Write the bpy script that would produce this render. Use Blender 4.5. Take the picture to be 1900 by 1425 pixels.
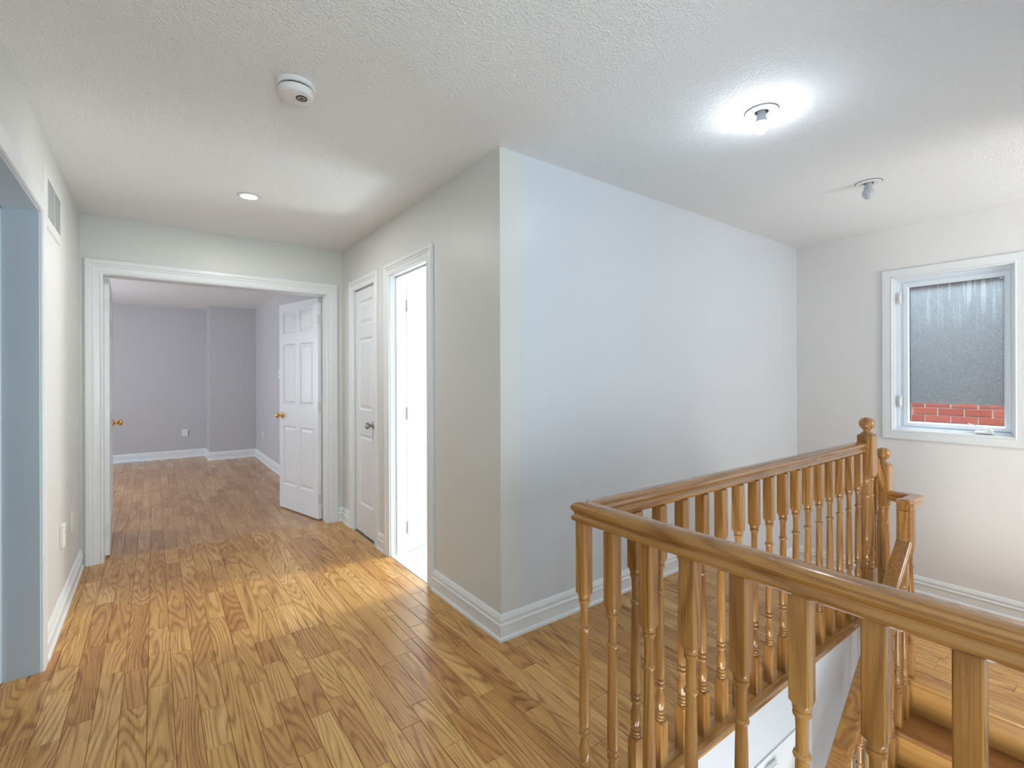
import bpy, bmesh, math, random
from mathutils import Vector, Matrix
random.seed(7)
PI = math.pi
S = bpy.context.scene
COL = S.collection
for o in list(bpy.data.objects):
    bpy.data.objects.remove(o, do_unlink=True)

# ------------------------------------------------------------------ camera
cd = bpy.data.cameras.new('camera')
cam = bpy.data.objects.new('camera', cd)
COL.objects.link(cam)
cd.sensor_width = 36.0
cd.lens = 896.5 / 1900 * 36.0
cd.shift_y = -13.0 / 1900
cd.clip_start = 0.02
YAW = 0.6376
cam.matrix_world = (Matrix.Translation((0, 0, 1.30)) @ Matrix.Rotation(-YAW, 4, 'Z')
                    @ Matrix.Rotation(PI / 2, 4, 'X') @ Matrix.Rotation(-0.0033, 4, 'Z'))
S.camera = cam

# ------------------------------------------------------------------ world, exposure
W = bpy.data.worlds.new('sky_world'); S.world = W; W.use_nodes = True
wn = W.node_tree.nodes; wl = W.node_tree.links
wn.clear()
wo = wn.new('ShaderNodeOutputWorld'); wb = wn.new('ShaderNodeBackground')
sky = wn.new('ShaderNodeTexSky'); sky.sky_type = 'NISHITA'
sky.sun_disc = False; sky.sun_elevation = math.radians(38); sky.sun_rotation = math.radians(60)
wb.inputs['Strength'].default_value = 0.55
wl.new(sky.outputs[0], wb.inputs[0]); wl.new(wb.outputs[0], wo.inputs[0])

S.view_settings.view_transform = 'Standard'
S.view_settings.look = 'None'
S.view_settings.gamma = 1.0
S.view_settings.use_curve_mapping = False
S.view_settings.exposure = 0.46


def area(name, loc, direction, sx, sy, power, color, spread=180):
    l = bpy.data.lights.new(name, 'AREA'); l.shape = 'RECTANGLE'; l.size = sx; l.size_y = sy
    l.energy = power; l.color = color; l.spread = math.radians(spread)
    o = bpy.data.objects.new(name, l); COL.objects.link(o); o.location = loc
    o.rotation_euler = Vector(direction).to_track_quat('-Z', 'Y').to_euler()
    return o


# daylight of bathroom and bedroom windows; other lamps are added, unseen fill
area('fill_behind', (0.2, -1.5, 1.35), (0.05, 1, 0.36), 1.1, 1.3, 40, (0.76, 0.90, 1.0))  # added fill behind the camera, not a known window
area('fill_stair_side', (2.3, -0.16, 1.15), (0.1, 1, 0.10), 1.5, 1.3, 5, (0.60, 0.79, 1.0))  # added fill above the stairs for far balusters, no window here
area('fill_foyer', (2.1, -0.12, -1.25), (0.0, 1, 0.45), 1.6, 1.3, 48, (0.74, 0.91, 1.0))  # added unseen lamp brightening the stairwell wall from below
area('fill_foyer_up', (2.1, 0.35, -2.5), (0.0, 0.0, 1), 1.8, 0.9, 30, (0.85, 0.94, 1.0))  # added upward lamp to lift the ceiling
area('fill_foyer_west', (0.20, 0.30, -1.0), (1, 0.0, 0.22), 0.9, 1.3, 50, (1.0, 0.95, 0.88))  # added lamp below floor level to brighten the risers
area('fill_landing', (3.7, -1.40, 1.35), (0.05, 1, -0.02), 0.9, 1.5, 28, (0.98, 0.97, 0.96))  # added out-of-view fill for the landing and window wall
area('daylight_bathroom', (3.55, 2.90, 1.75), (-1, -0.02, -0.28), 0.34, 0.9, 42, (1.0, 0.96, 0.90))
area('fill_bathroom_top', (2.6, 3.0, 2.36), (0, 0, -1), 1.2, 1.0, 2, (0.93, 0.98, 1.0))  # added faint overhead fill inside the bathroom
area('bounce_bathroom_low', (2.55, 3.05, 0.30), (-1, -0.12, 0.85), 0.6, 0.5, 14, (0.86, 0.95, 1.0))  # added low lamp standing for light bounced up off the bathroom floor
area('daylight_bedroom', (-2.3, 7.2, 1.4), (1, 0.0, 0.0), 1.8, 1.4, 52, (0.80, 0.87, 1.0))
area('fill_side_room', (-2.4, 1.2, 1.4), (1, 0.6, 0), 1.2, 1.2, 1.5, (0.66, 0.80, 1.0))  # added dim bluish fill beyond the left opening
area('fill_between_houses', (5.35, 0.9, 4.2), (-0.12, 0, -1), 0.8, 3.0, 250, (0.85, 0.93, 1.0))  # added lamp boosting the skylight in the gap
area('fill_above_window', (5.3, 0.95, 2.75), (-1, 0, -0.75), 1.6, 0.5, 80, (0.85, 0.93, 1.0))  # added lamp hidden above the view, brightens the fogged pane


# ------------------------------------------------------------------ materials
def nodes_of(m):
    m.use_nodes = True
    nt = m.node_tree
    return nt, nt.nodes, nt.links, nt.nodes['Principled BSDF']


def simple(name, col, rough=0.5, metal=0.0, bump=0.0, bscale=300.0, bdist=0.001, coat=0.0, var=0.0, spec=0.5):
    m = bpy.data.materials.new(name); nt, N, L, P = nodes_of(m)
    P.inputs['Base Color'].default_value = (*col, 1)
    P.inputs['Roughness'].default_value = rough
    P.inputs['Metallic'].default_value = metal
    P.inputs['Coat Weight'].default_value = coat
    P.inputs['Specular IOR Level'].default_value = spec
    tc = N.new('ShaderNodeTexCoord')
    if bump > 0:
        nz = N.new('ShaderNodeTexNoise'); nz.inputs['Scale'].default_value = bscale
        nz.inputs['Detail'].default_value = 3
        L.new(tc.outputs['Object'], nz.inputs['Vector'])
        b = N.new('ShaderNodeBump'); b.inputs['Strength'].default_value = bump
        b.inputs['Distance'].default_value = bdist
        L.new(nz.outputs['Fac'], b.inputs['Height']); L.new(b.outputs[0], P.inputs['Normal'])
    if var > 0:
        nz = N.new('ShaderNodeTexNoise'); nz.inputs['Scale'].default_value = 1.7
        L.new(tc.outputs['Object'], nz.inputs['Vector'])
        hs = N.new('ShaderNodeHueSaturation'); hs.inputs['Color'].default_value = (*col, 1)
        mp = N.new('ShaderNodeMapRange'); mp.inputs[3].default_value = 1 - var; mp.inputs[4].default_value = 1 + var
        L.new(nz.outputs['Fac'], mp.inputs[0]); L.new(mp.outputs[0], hs.inputs['Value'])
        L.new(hs.outputs[0], P.inputs['Base Color'])
    return m


M_WALL = simple('wall_paint', (0.665, 0.70, 0.735), 0.32, bump=0.10, bscale=160, bdist=0.0006, var=0.02, spec=0.45)
M_WALLCREAM = simple('hall_wall_paint', (0.70, 0.71, 0.68), 0.42, bump=0.10, bscale=160, bdist=0.0006, var=0.02, spec=0.4)
M_WALLN = simple('window_wall_paint', (0.80, 0.795, 0.78), 0.36, bump=0.10, bscale=160, bdist=0.0006, var=0.02, spec=0.45)
M_BED = simple('bedroom_wall_light_tint', (0.53, 0.53, 0.54), 0.5, bump=0.1, bscale=160, bdist=0.0006, var=0.02)  # grey cast of the bedroom lighting put into the wall colour
M_TRIM = simple('white_trim_paint', (0.80, 0.83, 0.84), 0.28, spec=0.5)
M_JAMB = simple('jamb_shade_tint', (0.56, 0.66, 0.74), 0.30, spec=0.5)  # blue grey of shade and daylight put into the jamb colour
M_DOOR = simple('white_door_paint', (0.80, 0.83, 0.86), 0.30, bump=0.05, bscale=60, bdist=0.0005)
M_PLASTIC = simple('white_plastic', (0.80, 0.80, 0.78), 0.3)
M_PLATE = simple('almond_plate', (0.78, 0.78, 0.70), 0.35)
M_BRASS = simple('polished_brass', (0.78, 0.50, 0.16), 0.16, metal=1.0)
M_CHROME = simple('brushed_nickel', (0.42, 0.41, 0.42), 0.22, metal=1.0)
M_HINGE = simple('hinge_metal', (0.70, 0.71, 0.71), 0.35, metal=0.25)
M_DARK = simple('dark_recess', (0.02, 0.02, 0.025), 0.6)
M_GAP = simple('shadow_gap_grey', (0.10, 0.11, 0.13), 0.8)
M_SUB = simple('subfloor_dark', (0.06, 0.035, 0.018), 0.8)
M_VINYL = simple('window_vinyl', (0.76, 0.83, 0.90), 0.35)
M_RUBBER = simple('window_gasket', (0.03, 0.03, 0.035), 0.5)
M_TILE = simple('bathroom_tile', (0.86, 0.87, 0.86), 0.2)
M_GROUT = simple('tile_grout', (0.45, 0.46, 0.46), 0.8)
M_MORTAR = simple('mortar', (0.62, 0.60, 0.56), 0.9, bump=0.3, bscale=400)
M_BULBOFF = simple('unlit_bulb_glass', (0.46, 0.49, 0.52), 0.15, spec=0.6)
M_BULBBASE = simple('bulb_collar', (0.55, 0.57, 0.60), 0.3)
M_REG = simple('register_metal', (0.72, 0.72, 0.70), 0.4)


def emis(name, col, strength):
    m = bpy.data.materials.new(name); nt, N, L, P = nodes_of(m)
    P.inputs['Base Color'].default_value = (*col, 1)
    P.inputs['Emission Color'].default_value = (*col, 1)
    P.inputs['Emission Strength'].default_value = strength
    return m


M_BULB = emis('lit_bulb_glass', (0.80, 0.90, 1.0), 125)
M_POT = emis('lit_pot_lens', (0.95, 0.98, 1.0), 9)


def ceiling_mat():
    m = bpy.data.materials.new('stippled_ceiling'); nt, N, L, P = nodes_of(m)
    P.inputs['Base Color'].default_value = (0.85, 0.865, 0.87, 1)
    P.inputs['Roughness'].default_value = 0.85
    P.inputs['Specular IOR Level'].default_value = 0.2
    tc = N.new('ShaderNodeTexCoord')
    nz = N.new('ShaderNodeTexNoise'); nz.inputs['Scale'].default_value = 115; nz.inputs['Detail'].default_value = 2.5
    vr = N.new('ShaderNodeTexVoronoi'); vr.inputs['Scale'].default_value = 95
    L.new(tc.outputs['Object'], nz.inputs['Vector']); L.new(tc.outputs['Object'], vr.inputs['Vector'])
    rp = N.new('ShaderNodeMapRange'); rp.inputs[1].default_value = 0.42; rp.inputs[2].default_value = 0.66
    L.new(nz.outputs['Fac'], rp.inputs[0])
    mx = N.new('ShaderNodeMath'); mx.operation = 'MULTIPLY_ADD'; mx.inputs[1].default_value = -0.5
    L.new(vr.outputs['Distance'], mx.inputs[0]); L.new(rp.outputs[0], mx.inputs[2])
    b = N.new('ShaderNodeBump'); b.inputs['Strength'].default_value = 0.55; b.inputs['Distance'].default_value = 0.0035
    L.new(mx.outputs[0], b.inputs['Height']); L.new(b.outputs[0], P.inputs['Normal'])
    return m


M_CEIL = ceiling_mat()


def oak(name, axis, stops, rough, use_attr, ring=11.0, coat=0.3, grain=1.0, seamdark=0.55):
    """oak with cathedral grain; axis = direction the fibres run"""
    m = bpy.data.materials.new(name); nt, N, L, P = nodes_of(m)
    tc = N.new('ShaderNodeTexCoord')
    if use_attr:
        at = N.new('ShaderNodeAttribute'); at.attribute_name = 'rnd'; rnd = at.outputs['Fac']
    else:
        oi = N.new('ShaderNodeObjectInfo'); rnd = oi.outputs['Random']
    off = N.new('ShaderNodeCombineXYZ')
    mm = N.new('ShaderNodeMath'); mm.operation = 'MULTIPLY'; mm.inputs[1].default_value = 37.0
    L.new(rnd, mm.inputs[0])
    for i in range(3): L.new(mm.outputs[0], off.inputs[i])
    ad = N.new('ShaderNodeVectorMath'); ad.operation = 'ADD'
    L.new(tc.outputs['Object'], ad.inputs[0]); L.new(off.outputs[0], ad.inputs[1])

    def stretched(across, along):
        mp = N.new('ShaderNodeMapping')
        sc = [across] * 3; sc['XYZ'.index(axis)] = along
        mp.inputs['Scale'].default_value = sc
        L.new(ad.outputs[0], mp.inputs['Vector'])
        return mp
    a = stretched(8.0, 0.75)
    n1 = N.new('ShaderNodeTexNoise'); n1.inputs['Scale'].default_value = 1.0; n1.inputs['Detail'].default_value = 1.2
    n1.inputs['Roughness'].default_value = 0.35
    L.new(a.outputs[0], n1.inputs['Vector'])
    mu = N.new('ShaderNodeMath'); mu.operation = 'MULTIPLY'; mu.inputs[1].default_value = ring * 6.28
    L.new(n1.outputs['Fac'], mu.inputs[0])
    sn = N.new('ShaderNodeMath'); sn.operation = 'SINE'; L.new(mu.outputs[0], sn.inputs[0])
    r1 = N.new('ShaderNodeMapRange'); r1.inputs[1].default_value = -1; r1.inputs[2].default_value = 1
    L.new(sn.outputs[0], r1.inputs[0])
    pw = N.new('ShaderNodeMath'); pw.operation = 'POWER'; pw.inputs[1].default_value = 2.4
    L.new(r1.outputs[0], pw.inputs[0])
    c = stretched(260.0, 7.0)
    n2 = N.new('ShaderNodeTexNoise'); n2.inputs['Scale'].default_value = 1.0; n2.inputs['Detail'].default_value = 2
    L.new(c.outputs[0], n2.inputs['Vector'])
    d = stretched(14.0, 2.2)
    n3 = N.new('ShaderNodeTexNoise'); n3.inputs['Scale'].default_value = 1.0; n3.inputs['Detail'].default_value = 3
    L.new(d.outputs[0], n3.inputs['Vector'])
    ramp = N.new('ShaderNodeValToRGB')
    cr = ramp.color_ramp
    cr.elements[0].position = 0.0; cr.elements[0].color = (*stops[0], 1)
    cr.elements[1].position = 1.0; cr.elements[1].color = (*stops[-1], 1)
    for i, s in enumerate(stops[1:-1]):
        e = cr.elements.new((i + 1) / (len(stops) - 1)); e.color = (*s, 1)
    L.new(rnd, ramp.inputs[0])
    # darkness factor
    f1 = N.new('ShaderNodeMath'); f1.operation = 'MULTIPLY'; f1.inputs[1].default_value = 0.36 * grain
    L.new(pw.outputs[0], f1.inputs[0])
    r2 = N.new('ShaderNodeMapRange'); r2.inputs[1].default_value = 0.45; r2.inputs[2].default_value = 0.75
    r2.inputs[4].default_value = 0.34 * grain
    L.new(n2.outputs['Fac'], r2.inputs[0])
    r3 = N.new('ShaderNodeMapRange'); r3.inputs[1].default_value = 0.5; r3.inputs[2].default_value = 0.8
    r3.inputs[4].default_value = 0.32 * grain
    L.new(n3.outputs['Fac'], r3.inputs[0])
    s1 = N.new('ShaderNodeMath'); s1.operation = 'ADD'; L.new(f1.outputs[0], s1.inputs[0]); L.new(r2.outputs[0], s1.inputs[1])
    s2 = N.new('ShaderNodeMath'); s2.operation = 'ADD'; s2.use_clamp = True
    L.new(s1.outputs[0], s2.inputs[0]); L.new(r3.outputs[0], s2.inputs[1])
    mix = N.new('ShaderNodeMix'); mix.data_type = 'RGBA'; mix.blend_type = 'MULTIPLY'
    L.new(s2.outputs[0], mix.inputs[0]); L.new(ramp.outputs[0], mix.inputs[6])
    mix.inputs[7].default_value = (0.42, 0.28, 0.15, 1)
    L.new(mix.outputs[2], P.inputs['Base Color'])
    rr = N.new('ShaderNodeMapRange'); rr.inputs[3].default_value = rough; rr.inputs[4].default_value = rough + 0.12
    L.new(s2.outputs[0], rr.inputs[0]); L.new(rr.outputs[0], P.inputs['Roughness'])
    P.inputs['Specular IOR Level'].default_value = 0.4
    P.inputs['Coat Weight'].default_value = coat; P.inputs['Coat Roughness'].default_value = 0.08
    b = N.new('ShaderNodeBump'); b.inputs['Strength'].default_value = 0.04; b.inputs['Distance'].default_value = 0.0003
    b.invert = True
    L.new(s2.outputs[0], b.inputs['Height']); L.new(b.outputs[0], P.inputs['Normal'])
    return m


FLOOR_STOPS = [(0.54, 0.262, 0.072), (0.64, 0.345, 0.103), (0.73, 0.43, 0.138), (0.67, 0.37, 0.116), (0.80, 0.50, 0.185), (0.58, 0.29, 0.085)]
BED_STOPS = [(0.47, 0.235, 0.088), (0.56, 0.305, 0.125), (0.64, 0.375, 0.160), (0.54, 0.285, 0.112)]  # hall oak darkened and reddened to carry the bedroom light in its colour
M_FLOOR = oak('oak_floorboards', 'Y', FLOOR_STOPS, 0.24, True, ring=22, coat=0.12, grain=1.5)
M_FLOORBED = oak('bedroom_shaded_oak_floorboards', 'Y', BED_STOPS, 0.26, True, ring=11, coat=0.25, grain=1.0)
RAIL_STOPS = [(0.37, 0.175, 0.048), (0.43, 0.215, 0.063), (0.50, 0.265, 0.082)]
M_OAKZ = oak('varnished_oak_upright', 'Z', RAIL_STOPS, 0.24, False, ring=12, coat=0.5, grain=1.2)
M_OAKY = oak('varnished_oak_rail_y', 'Y', RAIL_STOPS, 0.22, False, ring=14, coat=0.6, grain=1.3)
M_OAKX = oak('varnished_oak_rail_x', 'X', RAIL_STOPS, 0.22, False, ring=14, coat=0.6, grain=1.3)
STEP_STOPS = [(0.58, 0.31, 0.085), (0.64, 0.36, 0.10)]
M_STEP = oak('golden_oak_riser', 'Y', STEP_STOPS, 0.3, False, ring=4, coat=0.3, grain=0.7)
TREAD_STOPS = [(0.36, 0.165, 0.055), (0.40, 0.19, 0.065)]
M_TREAD = oak('oak_tread', 'Y', TREAD_STOPS, 0.22, False, ring=5, coat=0.5, grain=0.7)


def brick_mat():
    m = bpy.data.materials.new('red_brick'); nt, N, L, P = nodes_of(m)
    oi = N.new('ShaderNodeObjectInfo'); tc = N.new('ShaderNodeTexCoord')
    rp = N.new('ShaderNodeValToRGB'); rp.color_ramp.elements[0].color = (0.42, 0.10, 0.065, 1)
    rp.color_ramp.elements[1].color = (0.55, 0.165, 0.11, 1)
    L.new(oi.outputs['Random'], rp.inputs[0])
    nz = N.new('ShaderNodeTexNoise'); nz.inputs['Scale'].default_value = 60; nz.inputs['Detail'].default_value = 5
    L.new(tc.outputs['Object'], nz.inputs['Vector'])
    mx = N.new('ShaderNodeMix'); mx.data_type = 'RGBA'; mx.blend_type = 'MULTIPLY'; mx.inputs[7].default_value = (0.6, 0.5, 0.5, 1)
    L.new(nz.outputs['Fac'], mx.inputs[0]); L.new(rp.outputs[0], mx.inputs[6]); L.new(mx.outputs[2], P.inputs['Base Color'])
    P.inputs['Roughness'].default_value = 0.85
    b = N.new('ShaderNodeBump'); b.inputs['Strength'].default_value = 0.4; b.inputs['Distance'].default_value = 0.002
    L.new(nz.outputs['Fac'], b.inputs['Height']); L.new(b.outputs[0], P.inputs['Normal'])
    return m


M_BRICK = brick_mat()


def pane_mat():
    """double glazing with condensation: clear strip at the bottom, wet streaks at the top"""
    m = bpy.data.materials.new('condensation_glass'); nt, N, L, P = nodes_of(m)
    N.remove(P)
    out = [n for n in N if n.type == 'OUTPUT_MATERIAL'][0]
    tc = N.new('ShaderNodeTexCoord'); sp = N.new('ShaderNodeSeparateXYZ')
    L.new(tc.outputs['Object'], sp.inputs[0])
    gl = N.new('ShaderNodeBsdfGlossy'); gl.inputs['Roughness'].default_value = 0.02
    tr = N.new('ShaderNodeBsdfTransparent'); tr.inputs['Color'].default_value = (0.96, 0.98, 0.98, 1)
    fr = N.new('ShaderNodeMath'); fr.operation = 'MULTIPLY'; fr.inputs[1].default_value = 0.05; fr.inputs[0].default_value = 1
    clear = N.new('ShaderNodeMixShader'); L.new(fr.outputs[0], clear.inputs[0]); L.new(tr.outputs[0], clear.inputs[1]); L.new(gl.outputs[0], clear.inputs[2])
    df = N.new('ShaderNodeBsdfTranslucent'); df.inputs['Color'].default_value = (0.42, 0.50, 0.56, 1)
    dd = N.new('ShaderNodeBsdfDiffuse'); dd.inputs['Color'].default_value = (0.50, 0.56, 0.60, 1)
    fog = N.new('ShaderNodeMixShader'); fog.inputs[0].default_value = 0.5
    L.new(df.outputs[0], fog.inputs[1]); L.new(dd.outputs[0], fog.inputs[2])
    # mask
    ns = N.new('ShaderNodeTexNoise'); ns.inputs['Scale'].default_value = 14; L.new(tc.outputs['Object'], ns.inputs['Vector'])
    e = N.new('ShaderNodeMath'); e.operation = 'MULTIPLY_ADD'; e.inputs[1].default_value = 0.03
    L.new(ns.outputs['Fac'], e.inputs[0]); L.new(sp.outputs['Z'], e.inputs[2])
    edge = N.new('ShaderNodeMapRange'); edge.inputs[1].default_value = 1.093; edge.inputs[2].default_value = 1.118
    edge.interpolation_type = 'SMOOTHSTEP'
    L.new(e.outputs[0], edge.inputs[0])
    fine = N.new('ShaderNodeTexNoise'); fine.inputs['Scale'].default_value = 190; fine.inputs['Detail'].default_value = 4
    L.new(tc.outputs['Object'], fine.inputs['Vector'])
    fm = N.new('ShaderNodeMapRange'); fm.inputs[1].default_value = 0.3; fm.inputs[2].default_value = 0.7
    fm.inputs[3].default_value = 0.60; fm.inputs[4].default_value = 0.95
    L.new(fine.outputs['Fac'], fm.inputs[0])
    mp = N.new('ShaderNodeMapping'); mp.inputs['Scale'].default_value = (1, 26, 0.9)
    L.new(tc.outputs['Object'], mp.inputs['Vector'])
    st = N.new('ShaderNodeTexNoise'); st.inputs['Scale'].default_value = 1.6; st.inputs['Detail'].default_value = 3
    L.new(mp.outputs[0], st.inputs['Vector'])
    # streaks run down from the top edge
    sm = N.new('ShaderNodeMapRange'); sm.inputs[1].default_value = 0.52; sm.inputs[2].default_value = 0.58
    L.new(st.outputs['Fac'], sm.inputs[0])
    tz = N.new('ShaderNodeMapRange'); tz.inputs[1].default_value = 1.62; tz.inputs[2].default_value = 1.88
    L.new(sp.outputs['Z'], tz.inputs[0])
    sm2 = N.new('ShaderNodeMath'); sm2.operation = 'MULTIPLY'; L.new(sm.outputs[0], sm2.inputs[0]); L.new(tz.outputs[0], sm2.inputs[1])
    k = N.new('ShaderNodeMath'); k.operation = 'MULTIPLY_ADD'; k.inputs[1].default_value = 0.28; k.use_clamp = True
    L.new(sm2.outputs[0], k.inputs[0]); L.new(fm.outputs[0], k.inputs[2])
    mk = N.new('ShaderNodeMath'); mk.operation = 'MULTIPLY'; L.new(k.outputs[0], mk.inputs[0]); L.new(edge.outputs[0], mk.inputs[1])
    cm = N.new('ShaderNodeMix'); cm.data_type = 'RGBA'
    cm.inputs[6].default_value = (0.25, 0.32, 0.345, 1); cm.inputs[7].default_value = (0.72, 0.80, 0.84, 1)
    ca = N.new('ShaderNodeMath'); ca.operation = 'MULTIPLY_ADD'; ca.inputs[1].default_value = 0.55; ca.use_clamp = True
    fq = N.new('ShaderNodeMapRange'); fq.inputs[1].default_value = 0.45; fq.inputs[2].default_value = 0.8; fq.inputs[4].default_value = 0.85
    L.new(fine.outputs['Fac'], fq.inputs[0])
    L.new(sm2.outputs[0], ca.inputs[0]); L.new(fq.outputs[0], ca.inputs[2]); L.new(ca.outputs[0], cm.inputs[0])
    L.new(cm.outputs[2], dd.inputs['Color']); L.new(cm.outputs[2], df.inputs['Color'])
    fin = N.new('ShaderNodeMixShader'); L.new(mk.outputs[0], fin.inputs[0]); L.new(clear.outputs[0], fin.inputs[1]); L.new(fog.outputs[0], fin.inputs[2])
    L.new(fin.outputs[0], out.inputs['Surface'])
    return m


M_PANE = pane_mat()


# ------------------------------------------------------------------ helpers
def tag(o, label=None, cat=None, group=None, kind=None):
    if label: o['label'] = label
    if cat: o['category'] = cat
    if group: o['group'] = group
    if kind: o['kind'] = kind
    return o


def empty(name, loc=(0, 0, 0), rz=0.0):
    o = bpy.data.objects.new(name, None); COL.objects.link(o)
    o.location = loc; o.rotation_euler = (0, 0, rz); o.empty_display_size = 0.05
    return o


def obj(name, bm, mat, parent=None, smooth=False, angle=32, loc=None):
    bmesh.ops.remove_doubles(bm, verts=bm.verts, dist=1e-6)
    bmesh.ops.recalc_face_normals(bm, faces=bm.faces)
    if smooth:
        for f in bm.faces: f.smooth = True
        lim = math.radians(angle)
        for e in bm.edges:
            if len(e.link_faces) == 2 and e.calc_face_angle(0) > lim: e.smooth = False
    me = bpy.data.meshes.new(name); bm.to_mesh(me); bm.free()
    for mm in (mat if isinstance(mat, (list, tuple)) else [mat]): me.materials.append(mm)
    o = bpy.data.objects.new(name, me); COL.objects.link(o)
    if parent is not None: o.parent = parent
    if loc is not None: o.location = loc
    return o


def bx(bm, x0, x1, y0, y1, z0, z1, bev=0.0, mat=None):
    if x1 < x0: x0, x1 = x1, x0
    if y1 < y0: y0, y1 = y1, y0
    if z1 < z0: z0, z1 = z1, z0
    r = bmesh.ops.create_cube(bm, size=1.0)
    vs = r['verts']
    for v in vs:
        v.co = Vector(((x0 + x1) / 2 + v.co.x * (x1 - x0), (y0 + y1) / 2 + v.co.y * (y1 - y0), (z0 + z1) / 2 + v.co.z * (z1 - z0)))
    if bev > 0:
        es = list({e for v in vs for e in v.link_edges})
        bmesh.ops.bevel(bm, geom=es, offset=bev, segments=1, affect='EDGES')
    return bm


def box(name, x0, x1, y0, y1, z0, z1, mat, parent=None, bev=0.0):
    return obj(name, bx(bmesh.new(), x0, x1, y0, y1, z0, z1, bev), mat, parent)


def sweep(bm, path, prof, up, caps=True):
    """profile points (a, b): a along side = dir x up (mitred), b along up"""
    up = Vector(up).normalized(); P = [Vector(p) for p in path]; rings = []
    for i, p in enumerate(P):
        ds = []
        if i > 0: ds.append((P[i] - P[i - 1]).normalized())
        if i < len(P) - 1: ds.append((P[i + 1] - P[i]).normalized())
        ss = [d.cross(up).normalized() for d in ds]
        s = ss[0] if len(ss) == 1 else (ss[0] + ss[1]) / (1 + ss[0].dot(ss[1]))
        rings.append([bm.verts.new(p + s * a + up * b) for a, b in prof])
    n = len(prof)
    for r0, r1 in zip(rings, rings[1:]):
        for k in range(n):
            bm.faces.new((r0[k], r0[(k + 1) % n], r1[(k + 1) % n], r1[k]))
    if caps:
        bm.faces.new(rings[0]); bm.faces.new(list(reversed(rings[-1])))
    return bm


def lathe(bm, pts, n=24, axis='Z', origin=(0, 0, 0), cap=True):
    rings = []
    for z, r in pts:
        ring = []
        for k in range(n):
            a = 2 * PI * k / n
            c, s = r * math.cos(a), r * math.sin(a)
            v = {'Z': (c, s, z), 'X': (z, c, s), 'Y': (c, z, s)}[axis]
            ring.append(bm.verts.new(Vector(v) + Vector(origin)))
        rings.append(ring)
    for r0, r1 in zip(rings, rings[1:]):
        for k in range(n): bm.faces.new((r0[k], r0[(k + 1) % n], r1[(k + 1) % n], r1[k]))
    if cap:
        bm.faces.new(rings[0]); bm.faces.new(list(reversed(rings[-1])))
    return bm


def copy_tree(o, parent=None):
    c = o.copy(); COL.objects.link(c); c.parent = parent
    for ch in list(o.children): copy_tree(ch, c)
    return c


# ------------------------------------------------------------------ key dimensions (metres)
H = 2.44
XR, YB = 1.3756, 1.953      # hall right wall, wall behind the walkway
XL, YD = -0.411, 4.451      # hall left wall, wall with the double door
XW = 4.613                  # wall with the window
YF, YG, XG, XJ = 9.54, 8.966, 1.356, 0.70
ZL = -0.33                  # landing
ZLOW = -2.75
T = 0.12
VX, VY = 1.045, 0.945       # edges of the stairwell
XE = 3.17                   # end of the walkway


def struct(name, o_or_bm, mat=None, label=None, **kw):
    o = o_or_bm if isinstance(o_or_bm, bpy.types.Object) else obj(name, o_or_bm, mat, **kw)
    return tag(o, label=label, kind='structure')


def wall(name, mat, boxes, label):
    bm = bmesh.new()
    for b in boxes: bx(bm, *b)
    return struct(name, bm, mat, label)


# walls ---------------------------------------------------------------
OL0, OL1, OLZ = 1.55, 2.962, 2.045           # cased opening in left wall
wall('wall_left', M_WALLCREAM, [
    (XL - T, XL, OL1, YD + T, 0, H), (XL - T, XL, OL0, OL1, OLZ, H), (XL - T, XL, -1.62, OL0, 0, H)],
    'left hall wall with cased opening, high vent and low wall plates')
DX0, DX1, DZ = -0.289, 1.234, 2.038          # double door
wall('wall_far', M_WALLCREAM, [
    (XL, DX0, YD, YD + T, 0, H), (DX1, XR + 0.001, YD, YD + T, 0, H), (DX0, DX1, YD, YD + T, DZ, H)],
    'wall at the end of the hall around the double door')
BY0, BY1 = 2.742, 3.343                      # bathroom door
CY0, CY1, CZ = 3.640, 4.126, 2.038           # closet door
wall('wall_right', M_WALLCREAM, [
    (XR, XR + T, YB, BY0, 0, H), (XR, XR + T, BY1, CY0, 0, H), (XR, XR + T, CY1, YD + T, 0, H),
    (XR, XR + T, BY0, BY1, DZ, H), (XR, XR + T, CY0, CY1, CZ, H)],
    'right hall wall with closet door and bathroom doorway')
wall('wall_walkway', M_WALL, [(XR + T, XW + T, YB, YB + T, ZL, H)],
     'wide pale blue white wall behind the railing')
WY0, WY1, WZ0, WZ1 = 0.594, 1.253, 0.882, 2.05
wall('wall_window', M_WALLN, [
    (XW, XW + T, -1.5, WY0, ZL - 0.3, H), (XW, XW + T, WY1, YB, ZL - 0.3, H),
    (XW, XW + T, WY0, WY1, ZL - 0.3, WZ0), (XW, XW + T, WY0, WY1, WZ1, H)],
    'wall with the window above the stair landing')
wall('wall_back', M_WALLCREAM, [(XL - T, VX + 0.1, -1.74, -1.62, 0, H)], 'wall behind the camera')
wall('wall_stair_side', M_WALL, [(VX + 0.05, 3.2, -0.30, -0.18, ZLOW, H), (3.2, 3.3, -1.5, -0.18, ZLOW, H),
                                 (3.2, XW + T, -1.6, -1.5, ZLOW, H), (VX + 0.05, VX + 0.15, -1.62, -0.30, 0, H)],
     'wall on the near side of the stairs')
wall('wall_stairwell', M_WALL, [(VX - 0.9, XE + 0.45, VY, VY + 0.09, ZLOW, -0.004)],
     'white stairwell wall below the long railing')
wall('wall_foyer', M_WALL, [(VX - 1.0, VX - 0.9, -0.3, VY + 0.1, ZLOW, -0.03)], 'lower wall under the near railing')
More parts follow.
